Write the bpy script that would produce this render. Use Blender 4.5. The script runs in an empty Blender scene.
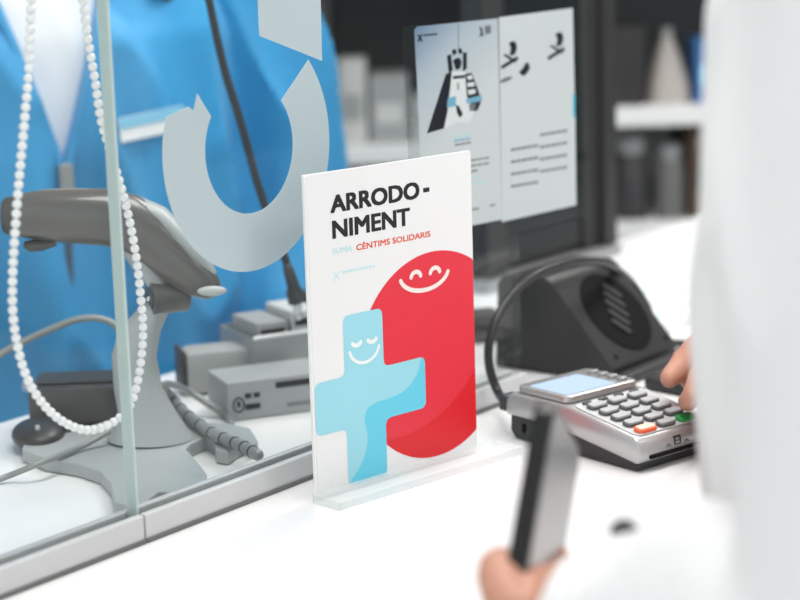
import bpy, bmesh, math, random
from mathutils import Vector, Matrix, noise
random.seed(4)
sc = bpy.context.scene
COL = sc.collection

# ------------------------------------------------------------------ camera
# Metres. X runs along the glass screen, Y towards the pharmacist, Z up, Z = 0 is the counter top.
FPX = 1909.1; PITCH = 0.20115; ROLL = -0.02952; CAMH = 0.37246
A0 = Vector((-0.161, 1.106)); UD = Vector((0.609, 0.793)).normalized(); ND = Vector((UD.y, -UD.x))
def o2w(x, y, z=0.0):            # view-aligned ground frame -> counter frame
    d = Vector((x, y)) - A0
    return Vector((d.dot(UD), -d.dot(ND), z))
def dirw(v):
    return Vector((v[0]*UD.x + v[1]*UD.y, -(v[0]*ND.x + v[1]*ND.y), v[2]))
cp, sp = math.cos(PITCH), math.sin(PITCH)
F_ = dirw((0, cp, -sp)); up0 = Vector((0, sp, cp)); r0 = Vector((1, 0, 0))
R_ = dirw(math.cos(ROLL)*r0 + math.sin(ROLL)*up0); U_ = dirw(-math.sin(ROLL)*r0 + math.cos(ROLL)*up0)
CAM = o2w(0, 0, CAMH)
cam_d = bpy.data.cameras.new('camera'); cam = bpy.data.objects.new('camera', cam_d); COL.objects.link(cam)
cam_d.sensor_width = 36; cam_d.lens = 36*FPX/800
M = Matrix((R_, U_, -F_)).transposed().to_4x4(); M.translation = CAM; cam.matrix_world = M
cam_d.clip_start = 0.05; cam_d.clip_end = 50
cam_d.dof.use_dof = True; cam_d.dof.focus_distance = 1.24; cam_d.dof.aperture_fstop = 5.0
sc.camera = cam
def ray(x, y): return F_ + R_*((x-400)/FPX) - U_*((y-300)/FPX)
def G(x, y, z=0.0):                      # pixel -> point at height z
    d = ray(x, y); return CAM + d*((z-CAM.z)/d.z)
def V(x, y, v=0.0):                      # pixel -> point on the upright plane Y = v (parallel to the glass)
    d = ray(x, y); return CAM + d*((v-CAM.y)/d.y)
def D(x, y, dep): return CAM + ray(x, y)*dep      # pixel -> point at a known distance

# ------------------------------------------------------------------ light
sc.view_settings.view_transform = 'Standard'; sc.view_settings.look = 'None'
sc.view_settings.gamma = 1; sc.view_settings.use_curve_mapping = False
sc.view_settings.exposure = 0.30
w = bpy.data.worlds.new('shop_daylight'); sc.world = w; w.use_nodes = True
w.node_tree.nodes['Background'].inputs[0].default_value = (0.95, 0.98, 1.0, 1)
w.node_tree.nodes['Background'].inputs[1].default_value = 0.98
def area(name, loc, sx, sy, power, col=(1, 0.98, 0.96)):
    l = bpy.data.lights.new(name, 'AREA'); l.shape = 'RECTANGLE'; l.size = sx; l.size_y = sy; l.energy = power; l.color = col
    o = bpy.data.objects.new(name, l); o.location = loc; COL.objects.link(o); return o
CEIL = 1.70; FLOOR = -1.05
area('ceiling_lamp_counter', (0.2, -0.15, CEIL-0.03), 1.2, 0.6, 19)
area('ceiling_lamp_customer', (0.3, -1.7, CEIL-0.03), 1.2, 0.6, 17)
area('ceiling_lamp_back', (1.9, 0.2, CEIL-0.03), 1.2, 0.6, 26)

# ------------------------------------------------------------------ materials
MATS = {}
def mat(name, col, rough=0.5, metal=0.0, bump=0.0, bscale=200, var=0.0, vscale=12, spec=0.5, emit=0, coat=0, sheen=0):
    if name in MATS: return MATS[name]
    m = bpy.data.materials.new(name); m.use_nodes = True; nt = m.node_tree; b = nt.nodes['Principled BSDF']
    c = (*col, 1)
    b.inputs['Base Color'].default_value = c; b.inputs['Roughness'].default_value = rough; b.inputs['Metallic'].default_value = metal
    b.inputs['Specular IOR Level'].default_value = spec; b.inputs['Coat Weight'].default_value = coat; b.inputs['Sheen Weight'].default_value = sheen
    if emit: b.inputs['Emission Color'].default_value = c; b.inputs['Emission Strength'].default_value = emit
    tc = nt.nodes.new('ShaderNodeTexCoord')
    n = nt.nodes.new('ShaderNodeTexNoise'); n.inputs['Scale'].default_value = vscale; n.inputs['Detail'].default_value = 4
    nt.links.new(tc.outputs['Object'], n.inputs['Vector'])
    mx = nt.nodes.new('ShaderNodeMix'); mx.data_type = 'RGBA'
    k = 1-var
    mx.inputs[6].default_value = (col[0]*k, col[1]*k, col[2]*k, 1); mx.inputs[7].default_value = c
    nt.links.new(n.outputs['Fac'], mx.inputs[0]); nt.links.new(mx.outputs[2], b.inputs['Base Color'])
    if bump:
        n2 = nt.nodes.new('ShaderNodeTexNoise'); n2.inputs['Scale'].default_value = bscale; n2.inputs['Detail'].default_value = 5
        nt.links.new(tc.outputs['Object'], n2.inputs['Vector'])
        bp = nt.nodes.new('ShaderNodeBump'); bp.inputs['Strength'].default_value = bump; bp.inputs['Distance'].default_value = 0.002
        nt.links.new(n2.outputs['Fac'], bp.inputs['Height']); nt.links.new(bp.outputs['Normal'], b.inputs['Normal'])
    MATS[name] = m; return m
def glass_mat(name, tint, ior=1.5, rough=0.0):
    m = bpy.data.materials.new(name); m.use_nodes = True; nt = m.node_tree; nt.nodes.clear()
    o = nt.nodes.new('ShaderNodeOutputMaterial'); mx = nt.nodes.new('ShaderNodeMixShader')
    t = nt.nodes.new('ShaderNodeBsdfTransparent'); t.inputs[0].default_value = (*tint, 1)
    g = nt.nodes.new('ShaderNodeBsdfGlossy'); g.inputs['Roughness'].default_value = rough
    fr = nt.nodes.new('ShaderNodeFresnel'); 
    ge = nt.nodes.new('ShaderNodeNewGeometry'); im = nt.nodes.new('ShaderNodeMix'); im.inputs[2].default_value = ior; im.inputs[3].default_value = 1/ior
    nt.links.new(ge.outputs['Backfacing'], im.inputs[0]); nt.links.new(im.outputs[0], fr.inputs['IOR'])   # same reflectance on leaving the pane as on entering
    nt.links.new(fr.outputs[0], mx.inputs[0]); nt.links.new(t.outputs[0], mx.inputs[1]); nt.links.new(g.outputs[0], mx.inputs[2])
    nt.links.new(mx.outputs[0], o.inputs[0]); MATS[name] = m; return m
def frost_mat(name, col, clear, rough=0.6):
    m = bpy.data.materials.new(name); m.use_nodes = True; nt = m.node_tree; nt.nodes.clear()
    o = nt.nodes.new('ShaderNodeOutputMaterial')
    d = nt.nodes.new('ShaderNodeBsdfDiffuse'); d.inputs[0].default_value = (*col, 1)
    tl = nt.nodes.new('ShaderNodeBsdfTranslucent'); tl.inputs[0].default_value = (*col, 1)
    t = nt.nodes.new('ShaderNodeBsdfTransparent'); t.inputs[0].default_value = (0.95, 0.98, 0.98, 1)
    m1 = nt.nodes.new('ShaderNodeMixShader'); m1.inputs[0].default_value = 0.4
    m2 = nt.nodes.new('ShaderNodeMixShader'); m2.inputs[0].default_value = clear
    nt.links.new(d.outputs[0], m1.inputs[1]); nt.links.new(tl.outputs[0], m1.inputs[2])
    nt.links.new(m1.outputs[0], m2.inputs[1]); nt.links.new(t.outputs[0], m2.inputs[2]); nt.links.new(m2.outputs[0], o.inputs[0])
    MATS[name] = m; return m
mat('counter_white', (0.86, 0.86, 0.86), 0.28, var=0.03, vscale=3)
mat('dark_wall', (0.22, 0.23, 0.235), 0.85, bump=0.2, bscale=60, var=0.1)  # tone picked to keep the glass reflection low
mat('plaster', (0.55, 0.55, 0.54), 0.9, bump=0.2, bscale=60, var=0.05)
mat('ceiling_white', (0.85, 0.85, 0.84), 0.9, var=0.02)
mat('floor_grey', (0.42, 0.42, 0.41), 0.45, var=0.15, vscale=6)
mat('rail_acrylic', (0.60, 0.61, 0.61), 0.25, var=0.04, vscale=30)
mat('rail_shadow', (0.16, 0.16, 0.16), 0.6, var=0.2)  # shadow tone for the strip at the rail's foot
glass_mat('clear_glass', (0.965, 0.98, 0.978), 1.28)
glass_mat('clear_sleeve', (0.90, 0.91, 0.91), 1.35, 0.1)
frost_mat('glass_edge', (0.80, 0.88, 0.86), 0.2)
frost_mat('frosted_film', (0.70, 0.78, 0.80), 0.10)
frost_mat('acrylic_foot', (0.93, 0.93, 0.93), 0.62)
mat('card_white', (0.84, 0.84, 0.84), 0.5, var=0.02)
mat('acrylic_white', (0.90, 0.91, 0.91), 0.2, var=0.02)
mat('ink_dark', (0.022, 0.022, 0.024), 0.6, var=0.1, spec=0.25)
mat('ink_orange', (0.78, 0.085, 0.03), 0.5, var=0.05)
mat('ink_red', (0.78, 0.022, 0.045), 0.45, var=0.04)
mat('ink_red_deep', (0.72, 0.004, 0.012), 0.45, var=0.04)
mat('ink_cyan_pale', (0.33, 0.70, 0.80), 0.45, var=0.04)
mat('ink_cyan', (0.13, 0.62, 0.80), 0.45, var=0.04)
mat('ink_cyan_faint', (0.52, 0.80, 0.83), 0.5, var=0.05)
mat('ink_cream', (0.90, 0.80, 0.77), 0.5, var=0.03)
mat('ink_white', (0.86, 0.90, 0.90), 0.5, var=0.03)
mat('paper', (0.74, 0.75, 0.76), 0.6, var=0.02)
mat('paper_white', (0.85, 0.85, 0.85), 0.6, var=0.02)
mat('ink_navy', (0.007, 0.008, 0.016), 0.6, var=0.1, spec=0.2)
mat('ink_grey', (0.20, 0.20, 0.21), 0.6, var=0.1)
mat('ink_skyblue', (0.20, 0.48, 0.66), 0.5, var=0.1)
mat('scanner_grey', (0.088, 0.085, 0.078), 0.28, var=0.08, coat=0.4)
mat('scanner_dark', (0.05, 0.05, 0.05), 0.35, var=0.1)
mat('stand_grey', (0.38, 0.41, 0.41), 0.4, var=0.05)
mat('stand_dark', (0.04, 0.04, 0.042), 0.5, var=0.1)
mat('metal', (0.7, 0.7, 0.7), 0.22, 1.0, var=0.1)
mat('conduit', (0.30, 0.32, 0.31), 0.4, 0.2, var=0.15)
mat('pearl', (0.95, 0.945, 0.945), 0.22, coat=0.5, var=0.02)
mat('thread', (0.75, 0.75, 0.73), 0.8)
mat('blackplastic', (0.018, 0.018, 0.019), 0.42, var=0.15, bump=0.05, bscale=900)
mat('charcoal', (0.030, 0.030, 0.030), 0.5, spec=0.35, var=0.1, bump=0.05, bscale=700)
mat('grillblack', (0.004, 0.004, 0.004), 0.7, var=0.1, spec=0.15)
mat('slat', (0.07, 0.072, 0.075), 0.4, var=0.1)
mat('cable', (0.02, 0.02, 0.02), 0.4, var=0.1)
mat('screen_dark', (0.004, 0.008, 0.010), 0.2, var=0.2, spec=0.25)
mat('silver_dark', (0.36, 0.37, 0.37), 0.3, 0.3, var=0.08)
mat('silver', (0.47, 0.46, 0.46), 0.3, 0.55, var=0.03, bump=0.02, bscale=1500)
mat('key_cap_grey', (0.43, 0.44, 0.45), 0.4, var=0.04)
mat('key_grey', (0.10, 0.105, 0.11), 0.4, var=0.04)
mat('key_pale', (0.56, 0.57, 0.57), 0.35, var=0.03)
mat('key_red', (0.85, 0.13, 0.05), 0.4, var=0.05)
mat('key_peach', (0.90, 0.58, 0.47), 0.4, var=0.05)
mat('key_green', (0.02, 0.30, 0.07), 0.35, var=0.05)
mat('key_black', (0.02, 0.02, 0.022), 0.4)
mat('lcd', (0.48, 0.62, 0.78), 0.2, var=0.06, emit=0.03)
mat('blue_cloth', (0.032, 0.410, 0.820), 0.6, var=0.5, vscale=7, bump=0.25, bscale=900, sheen=0.15)
mat('blue_trim', (0.05, 0.075, 0.11), 0.6, var=0.1)
mat('shirt_white', (0.82, 0.82, 0.83), 0.8, var=0.03, bump=0.2, bscale=900)
mat('coat_white', (0.90, 0.90, 0.90), 0.85, var=0.03, vscale=6, bump=0.2, bscale=700)
mat('badge_white', (0.85, 0.87, 0.88), 0.4, var=0.03)
mat('badge_blue', (0.22, 0.55, 0.75), 0.4, var=0.03)
mat('trousers', (0.05, 0.055, 0.07), 0.8, var=0.1)
mat('shoe', (0.03, 0.03, 0.03), 0.5)
mat('skin', (0.60, 0.30, 0.21), 0.5, var=0.12, vscale=40, bump=0.1, bscale=700)
mat('nail', (0.70, 0.38, 0.31), 0.3)
mat('hair', (0.05, 0.03, 0.02), 0.6, var=0.3, vscale=60)
mat('eye_white', (0.8, 0.8, 0.78), 0.2); mat('iris', (0.03, 0.02, 0.015), 0.2); mat('lips', (0.5, 0.18, 0.15), 0.5)
mat('board_white', (0.88, 0.89, 0.89), 0.4, var=0.03)
mat('shelf_dark', (0.035, 0.037, 0.040), 0.6, var=0.15)
mat('box_grey', (0.36, 0.37, 0.37), 0.6, var=0.1)
mat('jar_grey', (0.16, 0.16, 0.155), 0.5, var=0.1)
mat('box_pale', (0.62, 0.63, 0.62), 0.6, var=0.08)
mat('box_beige', (0.42, 0.39, 0.36), 0.6, var=0.1)
mat('box_blue', (0.05, 0.17, 0.42), 0.5, var=0.1)
mat('box_purple', (0.10, 0.08, 0.22), 0.5, var=0.1)
mat('box_brown', (0.12, 0.075, 0.05), 0.6, var=0.1)
mat('box_black', (0.02, 0.02, 0.02), 0.5, var=0.1)
mat('phone_black', (0.008, 0.008, 0.009), 0.3, var=0.1)
mat('phone_screen', (0.42, 0.42, 0.42), 0.15, var=0.05)

# ------------------------------------------------------------------ builders
class MB:
    def __init__(s): s.bm = bmesh.new(); s.sm = False
    def box(s, x0, x1, y0, y1, z0, z1, bev=0.0, seg=2):
        b2 = bmesh.new(); bmesh.ops.create_cube(b2, size=1)
        for v in b2.verts: v.co = Vector(((x0+x1)/2 + v.co.x*(x1-x0), (y0+y1)/2 + v.co.y*(y1-y0), (z0+z1)/2 + v.co.z*(z1-z0)))
        if bev: bmesh.ops.bevel(b2, geom=b2.edges[:], offset=bev, segments=seg, affect='EDGES', profile=0.5)
        s.merge(b2); return s
    def merge(s, b2):
        me = bpy.data.meshes.new('t'); b2.to_mesh(me); b2.free(); s.bm.from_mesh(me); bpy.data.meshes.remove(me)
    def prism(s, pts, a, b, fn, bev=0):
        """outline pts (2D) extruded between depth a and b; fn(p, depth) -> Vector"""
        b2 = bmesh.new()
        lo = [b2.verts.new(fn(p, a)) for p in pts]; hi = [b2.verts.new(fn(p, b)) for p in pts]; n = len(pts)
        b2.faces.new(lo); b2.faces.new(hi[::-1])
        for i in range(n): b2.faces.new((lo[i], hi[i], hi[(i+1) % n], lo[(i+1) % n]))
        bmesh.ops.recalc_face_normals(b2, faces=b2.faces[:])
        if bev: bmesh.ops.bevel(b2, geom=b2.edges[:], offset=bev, segments=2, affect='EDGES', profile=0.5)
        s.merge(b2); return s
    def loft(s, rings, cap=True):
        """rings: lists of Vectors with equal length"""
        b2 = bmesh.new(); R = [[b2.verts.new(p) for p in r] for r in rings]; n = len(R[0])
        for a, b in zip(R, R[1:]):
            for i in range(n): b2.faces.new((a[i], a[(i+1) % n], b[(i+1) % n], b[i]))
        if cap: b2.faces.new(R[0][::-1]); b2.faces.new(R[-1])
        bmesh.ops.recalc_face_normals(b2, faces=b2.faces[:]); s.merge(b2); return s
    def tube(s, pts, rad, n=12, flat=1.0, side=None, roundcap=True):
        pts = [Vector(p) for p in pts]
        if not hasattr(rad, '__len__'): rad = [rad]*len(pts)
        rings = []; prev = None
        for i, p in enumerate(pts):
            t = (pts[min(i+1, len(pts)-1)] - pts[max(i-1, 0)]).normalized()
            if prev is None:
                a = side or (Vector((0, 0, 1)) if abs(t.z) < 0.9 else Vector((1, 0, 0)))
                x = (a - t*a.dot(t)).normalized()
            else: x = (prev - t*prev.dot(t)).normalized()
            prev = x; y = t.cross(x)
            ring = lambda c, k: [c + (x*math.cos(2*math.pi*j/n) + y*math.sin(2*math.pi*j/n)*flat)*rad[i]*k for j in range(n)]
            if roundcap and i == 0:
                for k, o in ((0.35, 0.92), (0.75, 0.66)): rings.append(ring(p - t*rad[i]*o*0.9, k))
            rings.append(ring(p, 1))
            if roundcap and i == len(pts)-1:
                for k, o in ((0.75, 0.66), (0.35, 0.92)): rings.append(ring(p + t*rad[i]*o*0.9, k))
        return s.loft(rings)
    def ell(s, c, rx, ry, rz, seg=16, rot=None):
        b2 = bmesh.new(); bmesh.ops.create_uvsphere(b2, u_segments=seg, v_segments=max(6, seg//2+2), radius=1)
        for v in b2.verts:
            p = Vector((v.co.x*rx, v.co.y*ry, v.co.z*rz)); v.co = (rot @ p if rot else p) + Vector(c)
        s.merge(b2); return s
    def cyl(s, a, b, r1, r2=None, n=20): return s.tube([a, b], [r1, r1 if r2 is None else r2], n=n, roundcap=False)
    def poly(s, pts):
        b2 = bmesh.new(); b2.faces.new([b2.verts.new(Vector(p)) for p in pts]); s.merge(b2); return s
    def xf(s, m): bmesh.ops.transform(s.bm, matrix=m, verts=s.bm.verts[:]); return s
    def mesh(s, name, smooth=None):
        me = bpy.data.meshes.new(name); s.bm.to_mesh(me); s.bm.free()
        if smooth is not None:
            for p in me.polygons: p.use_smooth = True
            if smooth < 179: me.set_sharp_from_angle(angle=math.radians(smooth))
        return me
    def build(s, name, material, parent=None, smooth=None):
        return link(name, s.mesh(name, smooth), material, parent)
def link(name, me, material, parent=None):
    if material: me.materials.clear(); me.materials.append(MATS[material])
    o = bpy.data.objects.new(name, me); COL.objects.link(o)
    if parent: o.parent = parent
    return o
def tag(o, label=None, cat=None, group=None, kind=None):
    if label: o['label'] = label
    if cat: o['category'] = cat
    if group: o['group'] = group
    if kind: o['kind'] = kind
    return o
def thing(name, label, cat, loc=(0, 0, 0), rz=0, group=None):
    o = bpy.data.objects.new(name, None); COL.objects.link(o); o.location = loc; o.rotation_euler = (0, 0, rz); o.empty_display_size = 0.05
    return tag(o, label, cat, group)
def spline(pts, n=8):
    P = [Vector(p) for p in pts]; out = []
    for i in range(len(P)-1):
        a, b, c, d = P[max(i-1, 0)], P[i], P[i+1], P[min(i+2, len(P)-1)]
        for k in range(n):
            t = k/n; out.append(0.5*((2*b) + (c-a)*t + (2*a-5*b+4*c-d)*t*t + (3*b-a-3*c+d)*t**3))
    return out + [P[-1]]
def remesh(mb, name, voxel, smooth_it=4, noise_amp=0, noise_scale=8, seed=0):
    o = mb.build('tmp_'+name, None); m = o.modifiers.new('r', 'REMESH'); m.mode = 'VOXEL'; m.voxel_size = voxel
    if smooth_it: s = o.modifiers.new('s', 'SMOOTH'); s.iterations = smooth_it; s.factor = 0.5
    dg = bpy.context.evaluated_depsgraph_get(); me = bpy.data.meshes.new_from_object(o.evaluated_get(dg))
    bpy.data.objects.remove(o); me.name = name
    if noise_amp:
        nn = [v.normal.copy() for v in me.vertices]
        for v, nrm in zip(me.vertices, nn):
            p = Vector((v.co.x*noise_scale*1.4+seed, v.co.y*noise_scale*1.4, v.co.z*noise_scale*0.55 + 1.2*noise_scale*abs(v.co.x)))
            k = 1-abs(noise.noise(p)); q = noise.noise(p*2.3+Vector((7, 3, 1)))
            v.co += nrm*noise_amp*((k**3)*1.3 - 0.5 + 0.35*q)
    for p in me.polygons: p.use_smooth = True
    return me
def text_mesh(s, size, sx=1.0, offset=0.0, shear=0):
    c = bpy.data.curves.new('t', 'FONT'); c.body = s; c.size = size; c.offset = offset; c.shear = shear; c.resolution_u = 3
    o = bpy.data.objects.new('t', c); COL.objects.link(o)
    dg = bpy.context.evaluated_depsgraph_get(); me = bpy.data.meshes.new_from_object(o.evaluated_get(dg))
    bpy.data.objects.remove(o); bpy.data.curves.remove(c)
    for v in me.vertices: v.co.x *= sx
    return me
def fit_text(s, x0, x1, y0, y1, fn, offset=0.0):
    """lettering squeezed into a box on a surface; fn(x, y) -> Vector"""
    me = text_mesh(s, 1.0, 1.0, offset)
    xs = [v.co.x for v in me.vertices]; ys = [v.co.y for v in me.vertices]
    a, b, c, d = min(xs), max(xs), min(ys), max(ys)
    for v in me.vertices: v.co = fn(x0+(v.co.x-a)/(b-a)*(x1-x0), y0+(v.co.y-c)/(d-c)*(y1-y0))
    return me
def rrect(x0, x1, y0, y1, r, n=5):
    out = []
    for cx, cy, a in ((x1-r, y1-r, 0), (x0+r, y1-r, 90), (x0+r, y0+r, 180), (x1-r, y0+r, 270)):
        for k in range(n+1): t = math.radians(a+90*k/n); out.append((cx+r*math.cos(t), cy+r*math.sin(t)))
    return out
def round_poly(pts, r, n=4):
    out = []; N = len(pts)
    for i in range(N):
        p, a, b = Vector(pts[i]), Vector(pts[i-1]), Vector(pts[(i+1) % N])
        da, db = (a-p), (b-p); k = min(r, da.length*0.45, db.length*0.45)
        q0, q1 = p+da.normalized()*k, p+db.normalized()*k
        for j in range(n+1): t = j/n; out.append(tuple(q0*(1-t)**2 + p*2*t*(1-t) + q1*t*t))
    return out
def arc_strip(cx, cy, r, a0, a1, w, ry=None, n=18):
    """a stroke of width w along an arc, as a closed outline with round ends"""
    ry = ry or r; c = []
    for k in range(n+1): t = math.radians(a0+(a1-a0)*k/n); c.append(Vector((cx+r*math.cos(t), cy+ry*math.sin(t))))
    L, Rr = [], []
    for i, p in enumerate(c):
        t = (c[min(i+1, n)]-c[max(i-1, 0)]).normalized(); nn = Vector((-t.y, t.x))*w/2; L.append(p+nn); Rr.append(p-nn)
    def cap(p, q):
        m = (p+q)/2; d = (q-p)/2; e = Vector((d.y, -d.x)); return [m - d*math.cos(math.pi*k/6) - e*math.sin(math.pi*k/6) for k in range(1, 6)]
    return [tuple(v) for v in L + cap(L[-1], Rr[-1]) + Rr[::-1] + cap(Rr[0], L[0])]
def rotz(a): return Matrix.Rotation(a, 4, 'Z')

# ------------------------------------------------------------------ the room
def struct(name, mb, m): o = mb.build(name, m); o['kind'] = 'structure'; return o
struct('floor', MB().box(-2.6, 3.6, -3.4, 2.6, FLOOR-0.06, FLOOR), 'floor_grey')
struct('ceiling', MB().box(-2.6, 3.6, -3.4, 2.6, CEIL, CEIL+0.06), 'ceiling_white')
struct('wall_back', MB().box(-2.6, 3.6, 2.5, 2.6, FLOOR, CEIL), 'plaster')
struct('wall_right', MB().box(3.5, 3.6, -3.4, 2.5, FLOOR, CEIL), 'dark_wall')  # unseen wall, kept dark to cut the reflected haze in the glass

# ------------------------------------------------------------------ the counter
CB = 0.30; CF = -0.36
ct = thing('counter', 'white pharmacy counter with a glossy top under the glass screen', 'counter', (0, 0, FLOOR))
MB().box(-1.5, 1.32, CF, CB, 1.05-0.04, 1.05, 0.004).build('worktop', 'counter_white', ct)
MB().box(-1.45, 1.28, CF+0.05, CB-0.03, 0.08, 1.05-0.0405).build('body', 'counter_white', ct)
MB().box(-1.45, 1.28, CF+0.09, CB-0.06, 0.0, 0.079).build('plinth', 'charcoal', ct)

# ------------------------------------------------------------------ glass screen: two units standing in acrylic rails
GY0, GY1 = 0.006, 0.014; JX = 0.004; RH = 0.018
def screen_unit(label, outline, rail_x0, rail_x1, edge_x):
    t = thing('protective_screen', label, 'screen', (0, 0, 0))
    MB().prism(outline, GY0, GY1, lambda p, d: Vector((p[0], d, p[1]))).build('glass_pane', 'clear_glass', t)
    MB().box(rail_x0, rail_x1, 0.0, GY0-0.0006, 0.0005, RH, 0.0012).build('rail_front', 'rail_acrylic', t)
    MB().box(rail_x0, rail_x1, GY1+0.0006, 0.020, 0.0005, RH, 0.0012).build('rail_back', 'rail_acrylic', t)
    MB().box(rail_x0, rail_x1, -0.0012, -0.0001, 0.0003, 0.0030).build('rail_shadow', 'rail_shadow', t)  # dark strip standing in for the shadow along the rail's bottom edge
    return t
s1 = screen_unit('clear glass screen pane with pearl necklace behind it, ending at the upright joint', [(-1.2, 0.001), (JX-0.0008, 0.001), (JX-0.0008, 0.62), (-1.2, 0.62)], -1.2, JX-0.0006, JX)
MB().box(JX-0.0007, JX-0.0002, GY0-0.0005, GY1+0.0005, 0.002, 0.62).build('polished_edge', 'glass_edge', s1)
NX0, NX1, NZ = 0.425, 0.525, 0.125
s2 = screen_unit('clear glass screen pane carrying the frosted ring emblem and two leaflets', [(JX+0.0008, 0.001), (NX0, 0.001), (NX0, NZ), (NX1, NZ), (NX1, 0.62), (JX+0.0008, 0.62)], JX+0.0006, NX0, JX)
MB().box(JX+0.0002, JX+0.0007, GY0-0.0005, GY1+0.0005, 0.002, 0.62).build('polished_edge', 'glass_edge', s2)
# frosted emblem on the customer's face of the glass
ex, ez, ro, ri = 0.1205, 0.2280, 0.0790, 0.0418
out = []
for k in range(49): t = math.radians(160+(400-160)*k/48); out.append((ex+ro*math.cos(t), ez+ro*math.sin(t)))
for k in range(49): t = math.radians(400-(400-146)*k/48); out.append((ex+ri*math.cos(t), ez+ri*math.sin(t)))
out += [(0.0745, 0.2665), (0.0705, 0.2565), (0.066, 0.2595)]
fn = lambda p, d: Vector((p[0], d, p[1]))
tag(MB().prism(out, GY0-0.0005, GY0-0.0001, fn).build('frosted_ring', 'frosted_film', s2), 'frosted open ring film')
tag(MB().prism([(0.134, 0.2975), (0.195, 0.277), (0.1965, 0.349), (0.134, 0.349)], GY0-0.0005, GY0-0.0001, fn).build('frosted_bar', 'frosted_film', s2), 'frosted bar film above the ring')

# ------------------------------------------------------------------ countertop sign
sg = thing('countertop_sign', 'white sign with smiling red disc and pale blue cross standing on clear foot', 'sign', (0.125, -0.0345, 0), math.radians(-9.37))
ST = 0.0022; mm = 0.001
def sfn(lay): return lambda p, d=0: Vector((p[0]*mm, -lay*0.00004 - d, (p[1]+2)*mm))
MB().box(0, 0.148, 0.0002, 0.0032, 0.0012, 0.212, 0.0006).build('acrylic_back', 'acrylic_white', sg)
card = MB().prism(rrect(1.2, 148, 0.2, 210, 2, 3), 0, 0.0003, lambda p, d: Vector((p[0]*mm, d-0.0002, (p[1]+2)*mm))).build('printed_card', 'card_white', sg)
MB().prism(rrect(-0.005, 0.1655, -0.0275, -0.0006, 0.002), 0.0004, 0.0058, lambda p, d: Vector((p[0], p[1], d)), 0.0006).build('clear_foot', 'acrylic_foot', sg)
def ink(name, pts, m, lay, label=None):
    o = MB().prism(pts, 0.00001, 0.00004, lambda p, d: Vector((p[0]*mm, -0.00022-lay*0.00007-d, (p[1]+2)*mm))).build(name, m, card)
    if label: o['label'] = label
    return o
def ink_text(s, x0, x1, y0, y1, m, lay=1, off=0.0, name='lettering'):
    b2 = bmesh.new(); k = 0
    for dx, dy in ([(0, 0)] if not off else [(-off, -off*.6), (-off, off*.6), (off, -off*.6), (off, off*.6), (0, 0)]):      # overprinted strokes make the bold face
        me = fit_text(s, x0+off, x1-off, y0+off*.6, y1-off*.6, lambda x, y: Vector(((x+dx)*mm, -0.00024-lay*0.00007-k*0.000004, (y+dy+2)*mm))); b2.from_mesh(me); bpy.data.meshes.remove(me); k += 1
    me = bpy.data.meshes.new(name); b2.to_mesh(me); b2.free(); return link(name, me, m, card)
RC = (110, 75.3, 71.0); SC2 = (75, 120, 95.0)
red = []
N = 160
def clipx(p): return (min(p[0], 147.9), p[1])
for k in range(N): t = 2*math.pi*k/N; red.append(clipx((RC[0]+RC[2]*math.cos(t), RC[1]+RC[2]*math.sin(t))))
ink('red_disc', red, 'ink_red', 0, 'red disc with a smiling face')
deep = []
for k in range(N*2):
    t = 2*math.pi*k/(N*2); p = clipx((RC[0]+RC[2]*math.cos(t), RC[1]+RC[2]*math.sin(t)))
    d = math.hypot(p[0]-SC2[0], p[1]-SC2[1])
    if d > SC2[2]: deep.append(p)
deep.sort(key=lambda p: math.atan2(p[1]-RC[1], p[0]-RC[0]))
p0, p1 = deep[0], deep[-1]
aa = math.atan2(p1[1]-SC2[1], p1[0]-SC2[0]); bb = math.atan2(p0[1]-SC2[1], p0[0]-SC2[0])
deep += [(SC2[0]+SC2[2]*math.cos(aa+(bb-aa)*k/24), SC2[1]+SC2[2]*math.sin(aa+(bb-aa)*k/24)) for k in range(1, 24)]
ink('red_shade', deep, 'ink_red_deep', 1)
cross = [(27.5, 115.6), (62, 115.6), (62, 76), (99.6, 76), (99.6, 40.5), (62.2, 40.5), (62.2, 1), (27.5, 1), (27.5, 40.5), (1.4, 40.5), (1.4, 75.6), (27.5, 75.6)]
cr = []
rp = round_poly(cross, 5)
ink('blue_cross', rp, 'ink_cyan_pale', 2, 'pale blue cross with a smiling face')
shade = [(97, 75.8)] + [tuple(v)[:2] for v in spline([(96, 75.0, 0), (92, 65, 0), (80, 56, 0), (66, 53.6, 0), (54, 53, 0), (46, 50, 0), (43.6, 43, 0), (45.5, 33, 0), (44.5, 24, 0), (39, 14, 0), (30, 5.5, 0)], 6)] + [(30, 2.4), (32, 1), (57, 1), (61, 2.0), (62.2, 6), (62.2, 36), (63.5, 39.2), (67, 40.5), (94, 40.5), (98.3, 42), (99.6, 46), (99.6, 71), (98.8, 74.5)]
ink('cross_shade', shade, 'ink_cyan', 3)
ink('eye', arc_strip(93.4, 131.2, 4.4, 8, 172, 3.0, 3.6), 'ink_cream', 4); ink('eye', arc_strip(111.2, 131.4, 4.4, 8, 172, 3.0, 3.6), 'ink_cream', 4)
ink('smile', arc_strip(101.4, 133.5, 22.6, 193, 347, 3.0, 12.2), 'ink_cream', 4)
ink('eye', arc_strip(38.6, 97.0, 3.8, 200, 340, 2.8, 2.6), 'ink_white', 4); ink('eye', arc_strip(52.2, 97.0, 3.8, 200, 340, 2.8, 2.6), 'ink_white', 4)
ink('smile', arc_strip(45.2, 92.5, 13.0, 190, 350, 2.2, 10.6), 'ink_white', 4)
ink_text('ARRODO', 20.3, 99.1, 183.4, 195.0, 'ink_dark', 1, 0.70, 'headline')
ink('hyphen', [(102.4, 186.9), (108.2, 186.9), (108.2, 189.9), (102.4, 189.9)], 'ink_dark', 1)
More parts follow.
